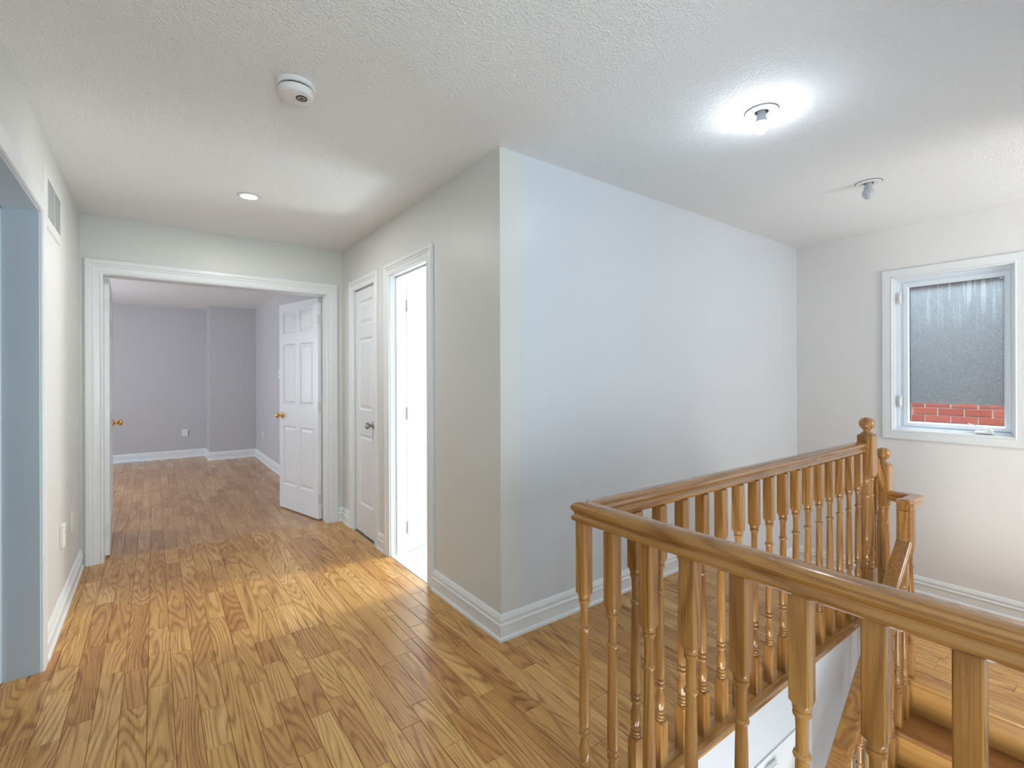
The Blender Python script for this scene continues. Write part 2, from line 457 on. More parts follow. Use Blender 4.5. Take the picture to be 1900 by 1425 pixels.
wall('wall_bedroom', M_BED, [
    (-2.6, XJ, YF, YF + T, 0, H), (XJ, XG + 0.4, YG, YG + T + 0.5, 0, H), (XG, XG + T, YD + T, YG + 0.1, 0, H),
    (-2.72, -2.6, YD, YF + T, 0, H), (-2.6, XL - T, YD, YD + T, 0, H)], 'bedroom walls beyond the double door, tinted grey for their light')
wall('wall_bathroom', M_WALL, [(XR + T, 3.75, YB + T, YB + T + 0.02, 0, H), (3.7, 3.82, YB + T, YD, 0, H),
                               (XR + T, 3.75, 3.95, 4.0, 0, H)], 'white bathroom walls')
wall('wall_closet', M_WALL, [(XR + T, 2.0, 4.0, 4.05, 0, H), (XR + T, 2.0, 3.56, 3.6, 0, 0.01)], 'closet wall')
wall('wall_side_room', M_WALL, [(-2.72, -2.6, -0.2, 4.4, 0, H), (-2.7, XL - T, 4.35, 4.44, 0, H), (-2.7, XL - T, -0.2, -0.1, 0, H)],
     'walls of the room beyond the left opening')

# ceiling -------------------------------------------------------------
bm = bmesh.new(); bx(bm, -2.8, XW + T, -1.75, YF + 0.2, H, H + 0.1)
struct('ceiling', bm, M_CEIL, 'white stippled ceiling')

# lower floor
bm = bmesh.new(); bx(bm, 0.0, XW + T, -1.7, VY + 0.1, ZLOW - 0.1, ZLOW)
struct('floor_lower', bm, M_TILE, 'tiled lower floor at the foot of the stairs')


# ------------------------------------------------------------------ plank floors
CAMF = Vector((math.sin(YAW), math.cos(YAW))); CAMR = Vector((math.cos(YAW), -math.sin(YAW)))


def screen_area(x0, x1, y0, y1, z):
    """rough size in the photo of a board, 0 when out of view"""
    pts = []
    for x, y in ((x0, y0), (x1, y0), (x1, y1), (x0, y1), ((x0 + x1) / 2, (y0 + y1) / 2)):
        D = x * CAMF.x + y * CAMF.y
        if D < 0.25: pts.append(None); continue
        pts.append((950 + 896.5 * (x * CAMR.x + y * CAMR.y) / D, 699.5 + 896.5 * (1.3 - z) / D))
    vis = [p for p in pts if p and -20 < p[0] < 1920 and p[1] < 1445]
    if not vis: return 0
    if None in pts: return 3000
    a = 0
    for i in range(4):
        p, q = pts[i], pts[(i + 1) % 4]; a += p[0] * q[1] - p[1] * q[0]
    return abs(a) / 2


def plank_bm(bm, x0, x1, y0, y1, z, rnd, lay):
    g, c, th = 0.0005, 0.0014, 0.012
    X0, X1, Y0, Y1 = x0 + g, x1 - g, y0 + g, y1 - g
    lo = [bm.verts.new((x, y, z - th)) for x, y in ((X0, Y0), (X1, Y0), (X1, Y1), (X0, Y1))]
    md = [bm.verts.new((x, y, z - c)) for x, y in ((X0, Y0), (X1, Y0), (X1, Y1), (X0, Y1))]
    tp = [bm.verts.new((x, y, z)) for x, y in ((X0 + c, Y0 + c), (X1 - c, Y0 + c), (X1 - c, Y1 - c), (X0 + c, Y1 - c))]
    for v in lo + md + tp: v[lay] = rnd
    for a, b in ((lo, md), (md, tp)):
        for k in range(4): bm.faces.new((a[k], a[(k + 1) % 4], b[(k + 1) % 4], b[k]))
    bm.faces.new(tp)


def plank_floor(name, label, regions, z, mat, phase, w=0.0835, limit=290, seed=1, hidden=None):
    rg = random.Random(seed)
    base = bmesh.new()
    for (x0, x1, y0, y1) in regions: bx(base, x0, x1, y0, y1, z - 0.03, z - 0.006)
    root = struct(name, base, M_SUB, label)
    boards = []
    xs = min(r[0] for r in regions); xe = max(r[1] for r in regions)
    k0 = math.floor((xs - phase) / w); k1 = math.ceil((xe - phase) / w)
    for k in range(k0, k1):
        ra, rb = phase + k * w, phase + (k + 1) * w
        ymin = min(r[2] for r in regions); ymax = max(r[3] for r in regions)
        y = ymin - rg.uniform(0, 0.6); cuts = []
        while y < ymax:
            L_ = rg.choice((rg.uniform(0.2, 0.36), rg.uniform(0.28, 0.55), rg.uniform(0.4, 0.95)))
            cuts.append((y, y + L_, rg.random())); y += L_
        for (x0, x1, y0, y1) in regions:
            a, b = max(ra, x0), min(rb, x1)
            if b - a < 0.004: continue
            for (c0, c1, rn) in cuts:
                p, q = max(c0, y0), min(c1, y1)
                if q - p < 0.004: continue
                boards.append((a, b, p, q, rn))
    sc = []
    for bd in boards:
        v = screen_area(bd[0], bd[1], bd[2], bd[3], z)
        if hidden and hidden(bd): v = 0
        sc.append(v)
    order = sorted(range(len(boards)), key=lambda i: -sc[i])
    top = [i for i in order[:limit] if sc[i] > 60]
    tops = set(top)
    for i in top:
        bm = bmesh.new(); lay = bm.verts.layers.float.new('rnd')
        plank_bm(bm, *boards[i][:4], z, boards[i][4], lay)
        obj('plank', bm, mat, root)
    bm = bmesh.new(); lay = bm.verts.layers.float.new('rnd')
    for i in range(len(boards)):
        if i not in tops: plank_bm(bm, *boards[i][:4], z, boards[i][4], lay)
    o = obj('planks_far', bm, mat, root); o['kind'] = 'stuff'
    return root


PH = -0.359
# one row of boards is turned into a threshold where the walkway begins
plank_floor('floor', 'oak strip floor of the hall and the walkway beside the stairs',
            [(XL - 2.2, VX - 0.02, -0.1, YD + 0.06), (VX - 0.02, XR, VY + 0.02, YD + 0.06), (XR, XE, VY + 0.02, YB)], 0.0, M_FLOOR, PH,
            seed=11, hidden=lambda b: b[1] < XL - 0.3 or (b[0] < XL and b[3] < 2.3))
plank_floor('floor_back', 'oak strip floor behind the camera', [(XL - 0.1, VX, -1.7, -0.1)], 0.0, M_FLOOR, PH, seed=5)
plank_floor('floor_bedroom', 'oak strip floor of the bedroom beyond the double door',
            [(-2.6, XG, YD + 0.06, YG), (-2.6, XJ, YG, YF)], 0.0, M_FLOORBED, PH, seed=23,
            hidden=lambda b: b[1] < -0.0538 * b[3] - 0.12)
plank_floor('floor_landing', 'oak strip floor of the lower landing under the window',
            [(3.30, XW, -1.5, YB)], ZL, M_FLOOR, 3.30, seed=3)
# structure below floors (edge of the stairwell)
struct('floor_edge', bx(bmesh.new(), XR, XE, VY + 0.02, YB, -0.25, -0.03), M_WALL, 'floor edge under the walkway')
struct('landing_base', bx(bmesh.new(), 3.28, XW, -1.5, YB, ZL - 0.25, ZL - 0.03), M_WALL, 'base of the landing')

# bathroom tiles
bb = bx(bmesh.new(), XR + 0.03, 3.7, YB + T, 4.0, -0.03, -0.006)
bath = struct('floor_bathroom', bb, M_GROUT, 'white tiled bathroom floor')
tm = None
for i in range(5):
    for j in range(6):
        x0, y0 = XR + 0.095 + i * 0.305, YB + T + 0.03 + j * 0.305
        if tm is None:
            o = box('tile', 0.0015, 0.3035, 0.0015, 0.3035, -0.01, 0.0, M_TILE, bath, bev=0.0012); tm = o.data
        else:
            o = bpy.data.objects.new('tile', tm); COL.objects.link(o); o.parent = bath
        o.location = (x0, y0, 0)
struct('threshold', bx(bmesh.new(), XR + 0.001, XR + 0.095, BY0, BY1, -0.012, 0.005, 0.003), M_TILE, 'white marble threshold of the bathroom doorway')

# ------------------------------------------------------------------ trims
BASEP = [(0, 0), (0.022, 0), (0.021, 0.012), (0.014, 0.021), (0.013, 0.068), (0.018, 0.072), (0.018, 0.079), (0.012, 0.085),
         (0.012, 0.096), (0.015, 0.101), (0.011, 0.113), (0.006, 0.124), (0, 0.127)]


def baseboard(name, path, label, mat=M_TRIM, z=0.0):
    bm = sweep(bmesh.new(), [(p[0], p[1], z) for p in path], BASEP, (0, 0, 1))
    return struct(name, bm, mat, label)


CASP = [(0, 0), (0, 0.010), (0.010, 0.013), (0.016, 0.009), (0.040, 0.011), (0.046, 0.016), (0.056, 0.014), (0.062, 0.020),
        (0.082, 0.020), (0.088, 0.016), (0.088, 0)]


def scaled(prof, w):
    m_ = max(p[0] for p in prof)
    return [(p[0] * w / m_, p[1]) for p in prof]


def casing(name, path, up, label, w=0.088, prof=CASP, mat=M_TRIM, parent=None):
    bm = sweep(bmesh.new(), list(reversed(path)), scaled(prof, w), up)
    if parent is not None: return obj(name, bm, mat, parent)
    return struct(name, bm, mat, label)


# side = dir x up must point away from the opening
# hall-facing walls: up = wall normal
dd = empty('trim_2'); tag(dd, 'moulded white casing around the double doorway at the hall end', kind='structure')
casing('casing', [(DX0, YD, 0), (DX0, YD, DZ), (DX1, YD, DZ), (DX1, YD, 0)], (0, -1, 0), None, 0.098, parent=dd)
bm = bmesh.new()
bx(bm, DX0 - 0.012, DX0 + 0.001, YD + 0.002, YD + T + 0.01, 0, DZ); bx(bm, DX1 - 0.001, DX1 + 0.012, YD + 0.002, YD + T + 0.01, 0, DZ)
bx(bm, DX0, DX1, YD + 0.002, YD + T + 0.01, DZ - 0.006, DZ + 0.012)
obj('jamb', bm, M_TRIM, dd)
dc = empty('trim_3'); tag(dc, 'moulded white casing around the narrow closet door', kind='structure')
casing('casing', [(XR, CY1, 0), (XR, CY1, CZ), (XR, CY0, CZ), (XR, CY0, 0)], (-1, 0, 0), None, 0.082, parent=dc)
db = empty('trim_4'); tag(db, 'moulded white casing around the bright bathroom doorway', kind='structure')
casing('casing', [(XR, BY1, 0), (XR, BY1, DZ), (XR, BY0, DZ), (XR, BY0, 0)], (-1, 0, 0), None, 0.082, parent=db)
bm = bmesh.new()
bx(bm, XR + 0.002, XR + T + 0.01, BY0 - 0.01, BY0 + 0.004, 0, DZ); bx(bm, XR + 0.002, XR + T + 0.01, BY1 - 0.004, BY1 + 0.01, 0, DZ)
bx(bm, XR + 0.002, XR + T + 0.01, BY0, BY1, DZ - 0.004, DZ + 0.01)
bx(bm, XR + 0.045, XR + 0.08, BY0 + 0.004, BY0 + 0.014, 0, DZ); bx(bm, XR + 0.045, XR + 0.08, BY1 - 0.014, BY1 - 0.004, 0, DZ)
bx(bm, XR + 0.045, XR + 0.08, BY0, BY1, DZ - 0.016, DZ - 0.004)
obj('jamb', bm, M_TRIM, db)
# left opening
FLATP = [(0, 0), (0, 0.012), (0.006, 0.018), (0.112, 0.018), (0.118, 0.012), (0.118, 0)]
do = empty('trim_1'); tag(do, 'white cased opening at the left edge with deep jamb tinted blue grey for shade', kind='structure')
casing('casing', [(XL, OL0, 0), (XL, OL0, OLZ), (XL, OL1, OLZ), (XL, OL1, 0)], (1, 0, 0), None, 0.080, prof=FLATP, parent=do)
bm = bmesh.new()
bx(bm, XL - T - 0.015, XL + 0.004, OL1 - 0.006, OL1 + 0.02, 0, OLZ); bx(bm, XL - T - 0.015, XL + 0.004, OL0 - 0.02, OL0 + 0.006, 0, OLZ)
bx(bm, XL - T - 0.015, XL + 0.004, OL0, OL1, OLZ - 0.006, OLZ + 0.02)
obj('jamb', bm, M_JAMB, do)
bm = bmesh.new()
bx(bm, XL - T - 0.17, XL - T + 0.006, OL1 - 0.022, OL1 + 0.03, 0, OLZ, 0.004); bx(bm, XL - T - 0.17, XL - T + 0.006, OL0, OL1, OLZ - 0.022, OLZ + 0.02, 0.004)
obj('door_stop', bm, M_JAMB, do)

baseboard('baseboard_left', [(XL, OL1 + 0.080), (XL, YD)][::1], 'white baseboard on the left hall wall')
baseboard('baseboard_far', [(DX1 + 0.098, YD), (XR, YD), (XR, CY1 + 0.082)], 'short white baseboard between double door and closet')
baseboard('baseboard_right', [(XR, CY0 - 0.082), (XR, BY1 + 0.082)], 'small piece of baseboard between closet and bathroom')
baseboard('baseboard_walkway', [(XR, BY0 - 0.082), (XR, YB), (XE + 0.02, YB)], 'white baseboard around the hall corner and along the walkway')
baseboard('baseboard_landing', [(3.46, YB), (XW, YB), (XW, -1.5)], 'white baseboard on the lower landing', z=ZL)
baseboard('baseboard_bedroom', [(-2.6, YF), (XJ, YF), (XJ, YG), (XG, YG), (XG, YD + T + 0.1)], 'white baseboard around the bedroom', mat=M_TRIM)


# ------------------------------------------------------------------ doors
def panel_bm(w, h, th):
    bm = bmesh.new()
    for s in (-1, 1):
        y0 = s * th / 2
        rr = []
        for ins, dep in ((0, 0.0), (0.010, 0.009), (0.019, 0.009), (0.040, 0.002)):
            rr.append([bm.verts.new((x, y0 - s * dep, z)) for x, z in ((ins, ins), (w - ins, ins), (w - ins, h - ins), (ins, h - ins))])
        for a, b in zip(rr, rr[1:]):
            for k in range(4): bm.faces.new((a[k], a[(k + 1) % 4], b[(k + 1) % 4], b[k]))
        bm.faces.new(rr[-1])
    return bm


def knob(parent, x, z, th, mat, sides=(-1, 1)):
    for s in sides:
        bm = bmesh.new()
        pts = [(0, 0.031), (0.004, 0.031), (0.008, 0.026), (0.010, 0.014), (0.022, 0.011), (0.032, 0.013), (0.038, 0.022), (0.047, 0.0275), (0.057, 0.0255), (0.064, 0.017), (0.067, 0.006)]
        lathe(bm, [(s * (th / 2 + a), r) for a, r in pts], 24, 'Y', (x, 0, z))
        obj('doorknob', bm, mat, parent, smooth=True)


def leaf(parent, w, h, cols, rows, knob_x, knob_mat, hinge_x=0.0, th=0.035, knob_z=0.92, stile=0.085, mull=0.085, hside=1):
    """door built in x (0..w), thickness along y, z up; rows = list of (z0, z1) panels"""
    bm = bmesh.new()
    z_prev = 0.0
    y0, y1 = -th / 2, th / 2
    bx(bm, 0, stile, y0, y1, 0, h); bx(bm, w - stile, w, y0, y1, 0, h)
    pw = (w - 2 * stile - (cols - 1) * mull) / cols
    zs = [0.0]
    for a, b in rows: zs += [a, b]
    zs.append(h)
    for i in range(0, len(zs), 2): bx(bm, stile, w - stile, y0, y1, zs[i], zs[i + 1])
    for c in range(1, cols):
        xm = stile + c * pw + (c - 1) * mull
        for a, b in rows: bx(bm, xm, xm + mull, y0, y1, a, b)
    obj('door_frame', bm, M_DOOR, parent)
    for a, b in rows:
        for c in range(cols):
            xa = stile + c * (pw + mull)
            obj('panel', panel_bm(pw, b - a, th), M_DOOR, parent, loc=(xa, 0, a))
    knob(parent, knob_x, knob_z, th, knob_mat)
    for z in (0.18, 1.02, h - 0.20):
        if len(rows) and cols == 1 and abs(z - 1.02) < 0.01: continue
        bm = bmesh.new()
        for q in range(5):
            lathe(bm, [(z - 0.045 + q * 0.018, 0.0065), (z - 0.045 + q * 0.018 + 0.0165, 0.0065)], 10, 'Z', (hinge_x, hside * (th / 2 + 0.004), 0))
        bx(bm, hinge_x - 0.002, hinge_x + 0.001, -th / 2 + 0.004, th / 2 + 0.002, z - 0.045, z + 0.045)
        obj('hinge', bm, M_HINGE, parent)


ROWS6 = [(0.235, 0.815), (1.02, 1.615), (1.725, 1.925)]
lw = 0.742
d1 = empty('door_1', (-0.2785, 4.578, 0.012), math.radians(91.6))
tag(d1, 'left leaf of the bedroom double door, seen edge-on with brass knob', kind='structure')
leaf(d1, lw, 2.015, 2, ROWS6, lw - 0.062, M_BRASS, hside=1, knob_z=0.915)
d2 = empty('door_2', (1.214, 4.585, 0.012), math.radians(104.3))
tag(d2, 'right leaf of the bedroom double door, six panels, standing open', kind='structure')
leaf(d2, lw, 2.015, 2, ROWS6, lw - 0.062, M_BRASS, hside=-1, knob_z=0.915)
d3 = empty('door_3', (XR + 0.030, CY1 - 0.004, 0.012), math.radians(-90))
tag(d3, 'closed narrow closet door, three panels, nickel knob', kind='structure')
leaf(d3, CY1 - CY0 - 0.008, 2.015, 1, ROWS6, 0.414, M_CHROME, hside=-1, knob_z=0.91)
bx_ = box('strike_plate', CY1 - CY0 - 0.0095, CY1 - CY0 - 0.0065, -0.014, 0.014, 0.88, 0.94, M_HINGE, d3)
d4 = empty('door_4', (1.500, 3.352, 0.012), math.radians(20))
tag(d4, 'white bathroom door swung open into the bright bathroom', kind='structure')
leaf(d4, 0.58, 2.015, 2, ROWS6, 0.52, M_CHROME, hside=-1, stile=0.085, mull=0.07)

# ------------------------------------------------------------------ window
w1 = empty('window_1', (XW, 0, 0)); tag(w1, 'white casement window with condensation, brick wall outside', kind='structure')
WP = [(0, 0), (0, 0.012), (0.008, 0.017), (0.014, 0.014), (0.055, 0.016), (0.070, 0.016), (0.074, 0.012), (0.074, 0)]


def frame_loop(bm, y0, y1, z0, z1, prof, up, x=0.0):
    """closed mitred rectangle; profile a is outward"""
    P4 = [(x, y0, z0), (x, y1, z0), (x, y1, z1), (x, y0, z1)]
    sg = [(-1, -1), (1, -1), (1, 1), (-1, 1)]
    rings = []
    for (px, py, pz), (sy, sz) in zip(P4, sg):
        rings.append([bm.verts.new((px + up * b, py + sy * a, pz + sz * a)) for a, b in prof])
    n = len(prof)
    for i in range(4):
        r0, r1 = rings[i], rings[(i + 1) % 4]
        for k in range(n): bm.faces.new((r0[k], r0[(k + 1) % n], r1[(k + 1) % n], r1[k]))
    return bm


obj('window_casing', frame_loop(bmesh.new(), WY0, WY1, WZ0, WZ1, [(a * 0.92, b) for a, b in WP], -1), M_TRIM, w1)
obj('window_reveal', frame_loop(bmesh.new(), WY0, WY1, WZ0, WZ1, [(-0.004, -0.004), (0.012, -0.004), (0.012, 0.11), (-0.004, 0.11)], 1), M_TRIM, w1)
# fixed vinyl frame then sash
obj('window_frame', frame_loop(bmesh.new(), WY0 + 0.022, WY1 - 0.022, WZ0 + 0.022, WZ1 - 0.022,
    [(0, 0.055), (0.024, 0.055), (0.024, 0.118), (0, 0.118)], 1), M_VINYL, w1)
obj('window_sash', frame_loop(bmesh.new(), WY0 + 0.056, WY1 - 0.078, WZ0 + 0.062, WZ1 - 0.066,
    [(-0.004, 0.078), (0.006, 0.066), (0.030, 0.066), (0.034, 0.072), (0.062, 0.072), (0.062, 0.115), (-0.004, 0.115)], 1), M_VINYL, w1)
obj('window_gasket', frame_loop(bmesh.new(), WY0 + 0.056, WY1 - 0.078, WZ0 + 0.062, WZ1 - 0.066,
    [(-0.006, 0.083), (0.0, 0.083), (0.0, 0.10), (-0.006, 0.10)], 1), M_RUBBER, w1)
obj('window_glass', bx(bmesh.new(), 0.088, 0.092, WY0 + 0.05, WY1 - 0.074, WZ0 + 0.058, WZ1 - 0.060), M_PANE, w1)
for zc in (1.90, 1.10):
    bm = bmesh.new(); bx(bm, 0.036, 0.057, WY1 - 0.042, WY1 - 0.024, zc - 0.045, zc + 0.045, 0.003)
    bx(bm, 0.026, 0.040, WY1 - 0.037, WY1 - 0.029, zc - 0.030, zc + 0.022, 0.003)
    obj('window_latch', bm, M_PLASTIC, w1)
bm = bmesh.new()
bx(bm, 0.030, 0.060, 0.700, 0.800, WZ0 + 0.010, WZ0 + 0.030, 0.007)
lathe(bm, [(WZ0 + 0.028, 0.012), (WZ0 + 0.040, 0.010), (WZ0 + 0.044, 0.006)], 14, 'Z', (0.042, 0.715, 0))
sweep(bm, [(0.040, 0.715, WZ0 + 0.038), (0.034, 0.77, WZ0 + 0.058), (0.030, 0.822, WZ0 + 0.072)], [(-0.005, -0.003), (0.005, -0.003), (0.005, 0.003), (-0.005, 0.003)], (1, 0.1, 0))
lathe(bm, [(0.0, 0.006), (0.004, 0.009), (0.016, 0.009), (0.02, 0.006)], 12, 'X', (0.012, 0.822, WZ0 + 0.072))
obj('crank_handle', bm, M_PLASTIC, w1, smooth=True)

# neighbour's brick wall, brick by brick
BX = 6.06
nb = empty('neighbour_wall', (BX, 0.9, 0.0)); tag(nb, 'red brick wall of the neighbouring house behind the window', 'wall')
nb.name = 'brick_wall'
box('mortar', 0.010, 0.12, -3.5, 4.0, -3.0, 7.0, M_MORTAR, nb)
bw, bh, g = 0.190, 0.073, 0.010
bm = bx(bmesh.new(), 0, 0.03, g / 2, bw - g / 2, g / 2, bh - g / 2, 0.002); first = obj('brick', bm, M_BRICK, nb)
cnt = 0
rows = []
for j in range(0, 26):
    for i in range(-4, 7):
        rows.append((i, j))
for (i, j) in rows:
    o = first if cnt == 0 else first.copy()
    if cnt: COL.objects.link(o); o.parent = nb
    o.location = (random.uniform(-0.0015, 0.0015), (i + 0.5 * (j % 2)) * bw - 0.075, 0.70 + j * bh)
    cnt += 1
bm = bmesh.new()
for j in range(-6, 60):
    for i in range(-14, 18):
        if 0 <= j < 26 and -4 <= i < 7: continue
        y = (i + 0.5 * (j % 2)) * bw - 0.075; z = 0.70 + j * bh
        bx(bm, 0, 0.03, y + g / 2, y + bw - g / 2, z + g / 2, z + bh - g / 2)
o = obj('bricks_outer', bm, M_BRICK, nb); o['kind'] = 'stuff'
# own outer wall blocks light from the sides of the gap
struct('wall_outside', bx(bmesh.new(), XW + T, XW + T + 0.09, -3.0, WY0 - 0.03, -3, H + 0.1), M_MORTAR, 'outer face of the house wall')
struct('wall_outside_far', bx(bmesh.new(), XW + T, XW + T + 0.09, WY1 + 0.03, 4.5, -3, H + 0.1), M_MORTAR, 'outer face of the house wall, far side')


# ------------------------------------------------------------------ stairs
ZR, RUN = 0.180, 0.215
NX = 3.250
st = empty('staircase', (NX, 0, ZL)); tag(st, 'golden oak stairs going down from the landing', 'staircase', kind='structure')


def tread(parent, x_nose, x_back, y0, y1, z, mat, axis='Y', name='tread'):
    bm = bmesh.new()
    th = 0.030
    prof = [(0.006, 0), (0.0015, -0.005), (0, -0.012), (0.0015, -0.022), (0.006, -0.027), (0.012, -th), (x_back - x_nose, -th), (x_back - x_nose, 0)]
    ra = [bm.verts.new((x_nose + a, y0, z + b)) for a, b in prof]; rb = [bm.verts.new((x_nose + a, y1, z + b)) for a, b in prof]
    for k in range(len(prof)): bm.faces.new((ra[k], ra[(k + 1) % len(prof)], rb[(k + 1) % len(prof)], rb[k]))
    bm.faces.new(ra); bm.faces.new(list(reversed(rb)))
    return obj(name, bm, mat, parent, smooth=True, angle=25)


SY0, SY1 = -0.17, 0.862
tread(st, 0.0, 0.052, SY0, SY1 + 0.01, 0.001, M_STEP, name='landing_nosing')
box('riser', 0.022, 0.036, SY0, SY1 - 0.012, -ZR, -0.028, M_STEP, st)
for k in range(1, 11):
    z = -k * ZR; x = -k * RUN
    tread(st, x, x + RUN + 0.036, SY0, SY1 + 0.012, z, M_TREAD)
    box('riser', x + 0.022, x + 0.036, SY0, SY1 - 0.012, z - ZR, z - 0.029, M_STEP, st)
    # cut-out stringer below each tread on the open side
bm = bmesh.new()
pts = [(0.036, -0.03)]
for k in range(0, 11):
    pts.append((0.022 - k * RUN, -0.03 - k * ZR)); pts.append((0.022 - k * RUN, -0.03 - (k + 1) * ZR))
pts += [(0.022 - 10 * RUN, -0.30 - 11 * ZR), (0.036 + 0.2, -0.42)]
va = [bm.verts.new((a, SY1 - 0.012, b)) for a, b in pts]; vb = [bm.verts.new((a, SY1 + 0.004, b)) for a, b in pts]
for k in range(len(pts)): bm.faces.new((va[k], va[(k + 1) % len(pts)], vb[(k + 1) % len(pts)], vb[k]))
bm.faces.new(va); bm.faces.new(list(reversed(vb)))
bmesh.ops.triangulate(bm, faces=[f for f in bm.faces if len(f.verts) > 4])
obj('stringer', bm, M_TRIM, st)

# two steps from the walkway down to the landing
us = empty('upper_steps', (XE, 0, 0)); tag(us, 'oak step between the walkway and the lower landing', 'steps', kind='structure')


def tread_px(parent, x_back, x_nose, y0, y1, z, mat, name):
    bm = bmesh.new(); th = 0.03
    prof = [(-0.006, 0), (-0.0015, -0.005), (0, -0.012), (-0.0015, -0.022), (-0.006, -0.027), (-0.012, -th), (x_back - x_nose, -th), (x_back - x_nose, 0)]
    ra = [bm.verts.new((x_nose + a, y0, z + b)) for a, b in prof]; rb = [bm.verts.new((x_nose + a, y1, z + b)) for a, b in prof]
    for k in range(len(prof)): bm.faces.new((ra[k], ra[(k + 1) % len(prof)], rb[(k + 1) % len(prof)], rb[k]))
    bm.faces.new(ra); bm.faces.new(list(reversed(rb)))
    return obj(name, bm, mat, parent, smooth=True, angle=25)


tread_px(us, 0.0, 0.056, VY, YB, 0.001, M_STEP, 'walkway_nosing')
box('riser', 0.02, 0.034, VY + 0.01, YB, -0.165, -0.03, M_STEP, us)
tread_px(us, 0.03, 0.285, VY + 0.03, YB, -0.165, M_TREAD, 'tread')
box('riser', 0.245, 0.259, VY + 0.03, YB, ZL, -0.195, M_STEP, us)

# ------------------------------------------------------------------ railings
HRP = [(-0.026, 0), (-0.030, 0.004), (-0.031, 0.010), (-0.028, 0.016), (-0.0245, 0.020), (-0.0245, 0.025), (-0.029, 0.030), (-0.0325, 0.037),
       (-0.031, 0.045), (-0.026, 0.0505), (-0.017, 0.054), (-0.006, 0.056), (0.006, 0.056), (0.017, 0.054), (0.026, 0.0505), (0.031, 0.045),
       (0.0325, 0.037), (0.029, 0.030), (0.0245, 0.025), (0.0245, 0.020), (0.028, 0.016), (0.031, 0.010), (0.030, 0.004), (0.026, 0)]
RB = 0.880      # underside of the handrail


def turned(bm, prof, w, ch, origin=(0, 0, 0)):
    """square section w (half) with chamfer ch, limited to radius R(z)"""
    a1 = math.atan2(w - ch, w)
    q = [0, a1 * 0.36, a1 * 0.7, a1, PI / 4, PI / 2 - a1, PI / 2 - a1 * 0.7, PI / 2 - a1 * 0.36]
    th = [t + k * PI / 2 for k in range(4) for t in q]
    rings = []
    for z, R in prof:
        ring = []
        for t in th:
            c, s = math.cos(t), math.sin(t)
            sq = min(w / max(abs(c), abs(s)), (2 * w - ch) / (abs(c) + abs(s)))
            r_ = min(sq, R)
            ring.append(bm.verts.new((origin[0] + r_ * c, origin[1] + r_ * s, origin[2] + z)))
        rings.append(ring)
    n = len(th)
    for a, b in zip(rings, rings[1:]):
        for k in range(n): bm.faces.new((a[k], a[(k + 1) % n], b[(k + 1) % n], b[k]))
    bm.faces.new(rings[0]); bm.faces.new(list(reversed(rings[-1])))
    return bm


BAL = [(0.0, 1), (0.174, 1), (0.1745, 0.0228), (0.178, 0.0180), (0.179, 0.0135), (0.1815, 0.0158), (0.185, 0.0165), (0.1885, 0.0155), (0.190, 0.0125), (0.192, 0.0155), (0.1955, 0.0164),
       (0.199, 0.0152), (0.2005, 0.0120), (0.203, 0.0145), (0.207, 0.0160), (0.211, 0.0150), (0.213, 0.0122), (0.220, 0.0140), (0.232, 0.0160), (0.243, 0.0164),
       (0.255, 0.0148), (0.268, 0.0115), (0.277, 0.0098), (0.283, 0.0096), (0.286, 0.0118), (0.2875, 0.0155), (0.291, 0.0168), (0.295, 0.0158), (0.2965, 0.0118),
       (0.301, 0.0118), (0.303, 0.0155), (0.307, 0.0168), (0.311, 0.0158), (0.313, 0.0122), (0.316, 0.0148), (0.335, 0.0158), (0.45, 0.0147), (0.55, 0.0130), (0.590, 0.0118),
       (0.592, 0.0116), (0.594, 0.0150), (0.599, 0.0164), (0.604, 0.0150), (0.606, 0.0114), (0.62, 0.0112), (0.645, 0.0110), (0.665, 0.0115), (0.674, 0.0128),
       (0.676, 0.0158), (0.681, 0.0168), (0.6855, 0.0158), (0.687, 0.0128), (0.6885, 0.0128), (0.690, 0.0168), (0.697, 0.0174), (0.7055, 0.0236), (0.706, 1)]
BW, BC = 0.0182, 0.0024


def baluster_mesh(z_bottom, z_top, dz):
    """profile moved by dz; blocks reach from z_bottom to z_top"""
    pr = [(z_bottom, 1)] + [(z + dz, r_) for z, r_ in BAL[1:]] + [(z_top, 1)]
    bm = turned(bmesh.new(), pr, BW, BC)
    bmesh.ops.recalc_face_normals(bm, faces=bm.faces)
    for f in bm.faces: f.smooth = True
    for e in bm.edges:
        if len(e.link_faces) == 2 and e.calc_face_angle(0) > math.radians(28): e.smooth = False
    me = bpy.data.meshes.new('baluster'); bm.to_mesh(me); bm.free(); me.materials.append(M_OAKZ)
    return me


def put(name, me, parent, loc):
    o = bpy.data.objects.new(name, me); COL.objects.link(o); o.parent = parent; o.location = loc
    return o


RX, RY = 1.010, 1.003      # centre lines of the two handrails
rail = empty('stair_railing', (RX, RY, 0)); tag(rail, 'varnished oak railing around the stairwell and down the stairs', 'railing')
R0 = Vector((RX, RY, 0))
# mitre at the corner: near run and long run each cut at 45 degrees


def mitred_rail(p0, p1, m0=0.0, m1=0.0):
    """straight rail in plan; m = slant of the end (shift per unit sideways)"""
    bm = bmesh.new(); d = (Vector(p1) - Vector(p0)).normalized(); s = d.cross(Vector((0, 0, 1)))
    A = [bm.verts.new(Vector(p0) + s * a + Vector((0, 0, b)) + d * (a * m0)) for a, b in HRP]
    Bq = [bm.verts.new(Vector(p1) + s * a + Vector((0, 0, b)) + d * (a * m1)) for a, b in HRP]
    n = len(HRP)
    for k in range(n): bm.faces.new((A[k], A[(k + 1) % n], Bq[(k + 1) % n], Bq[k]))
    bm.faces.new(A); bm.faces.new(list(reversed(Bq)))
    return bm


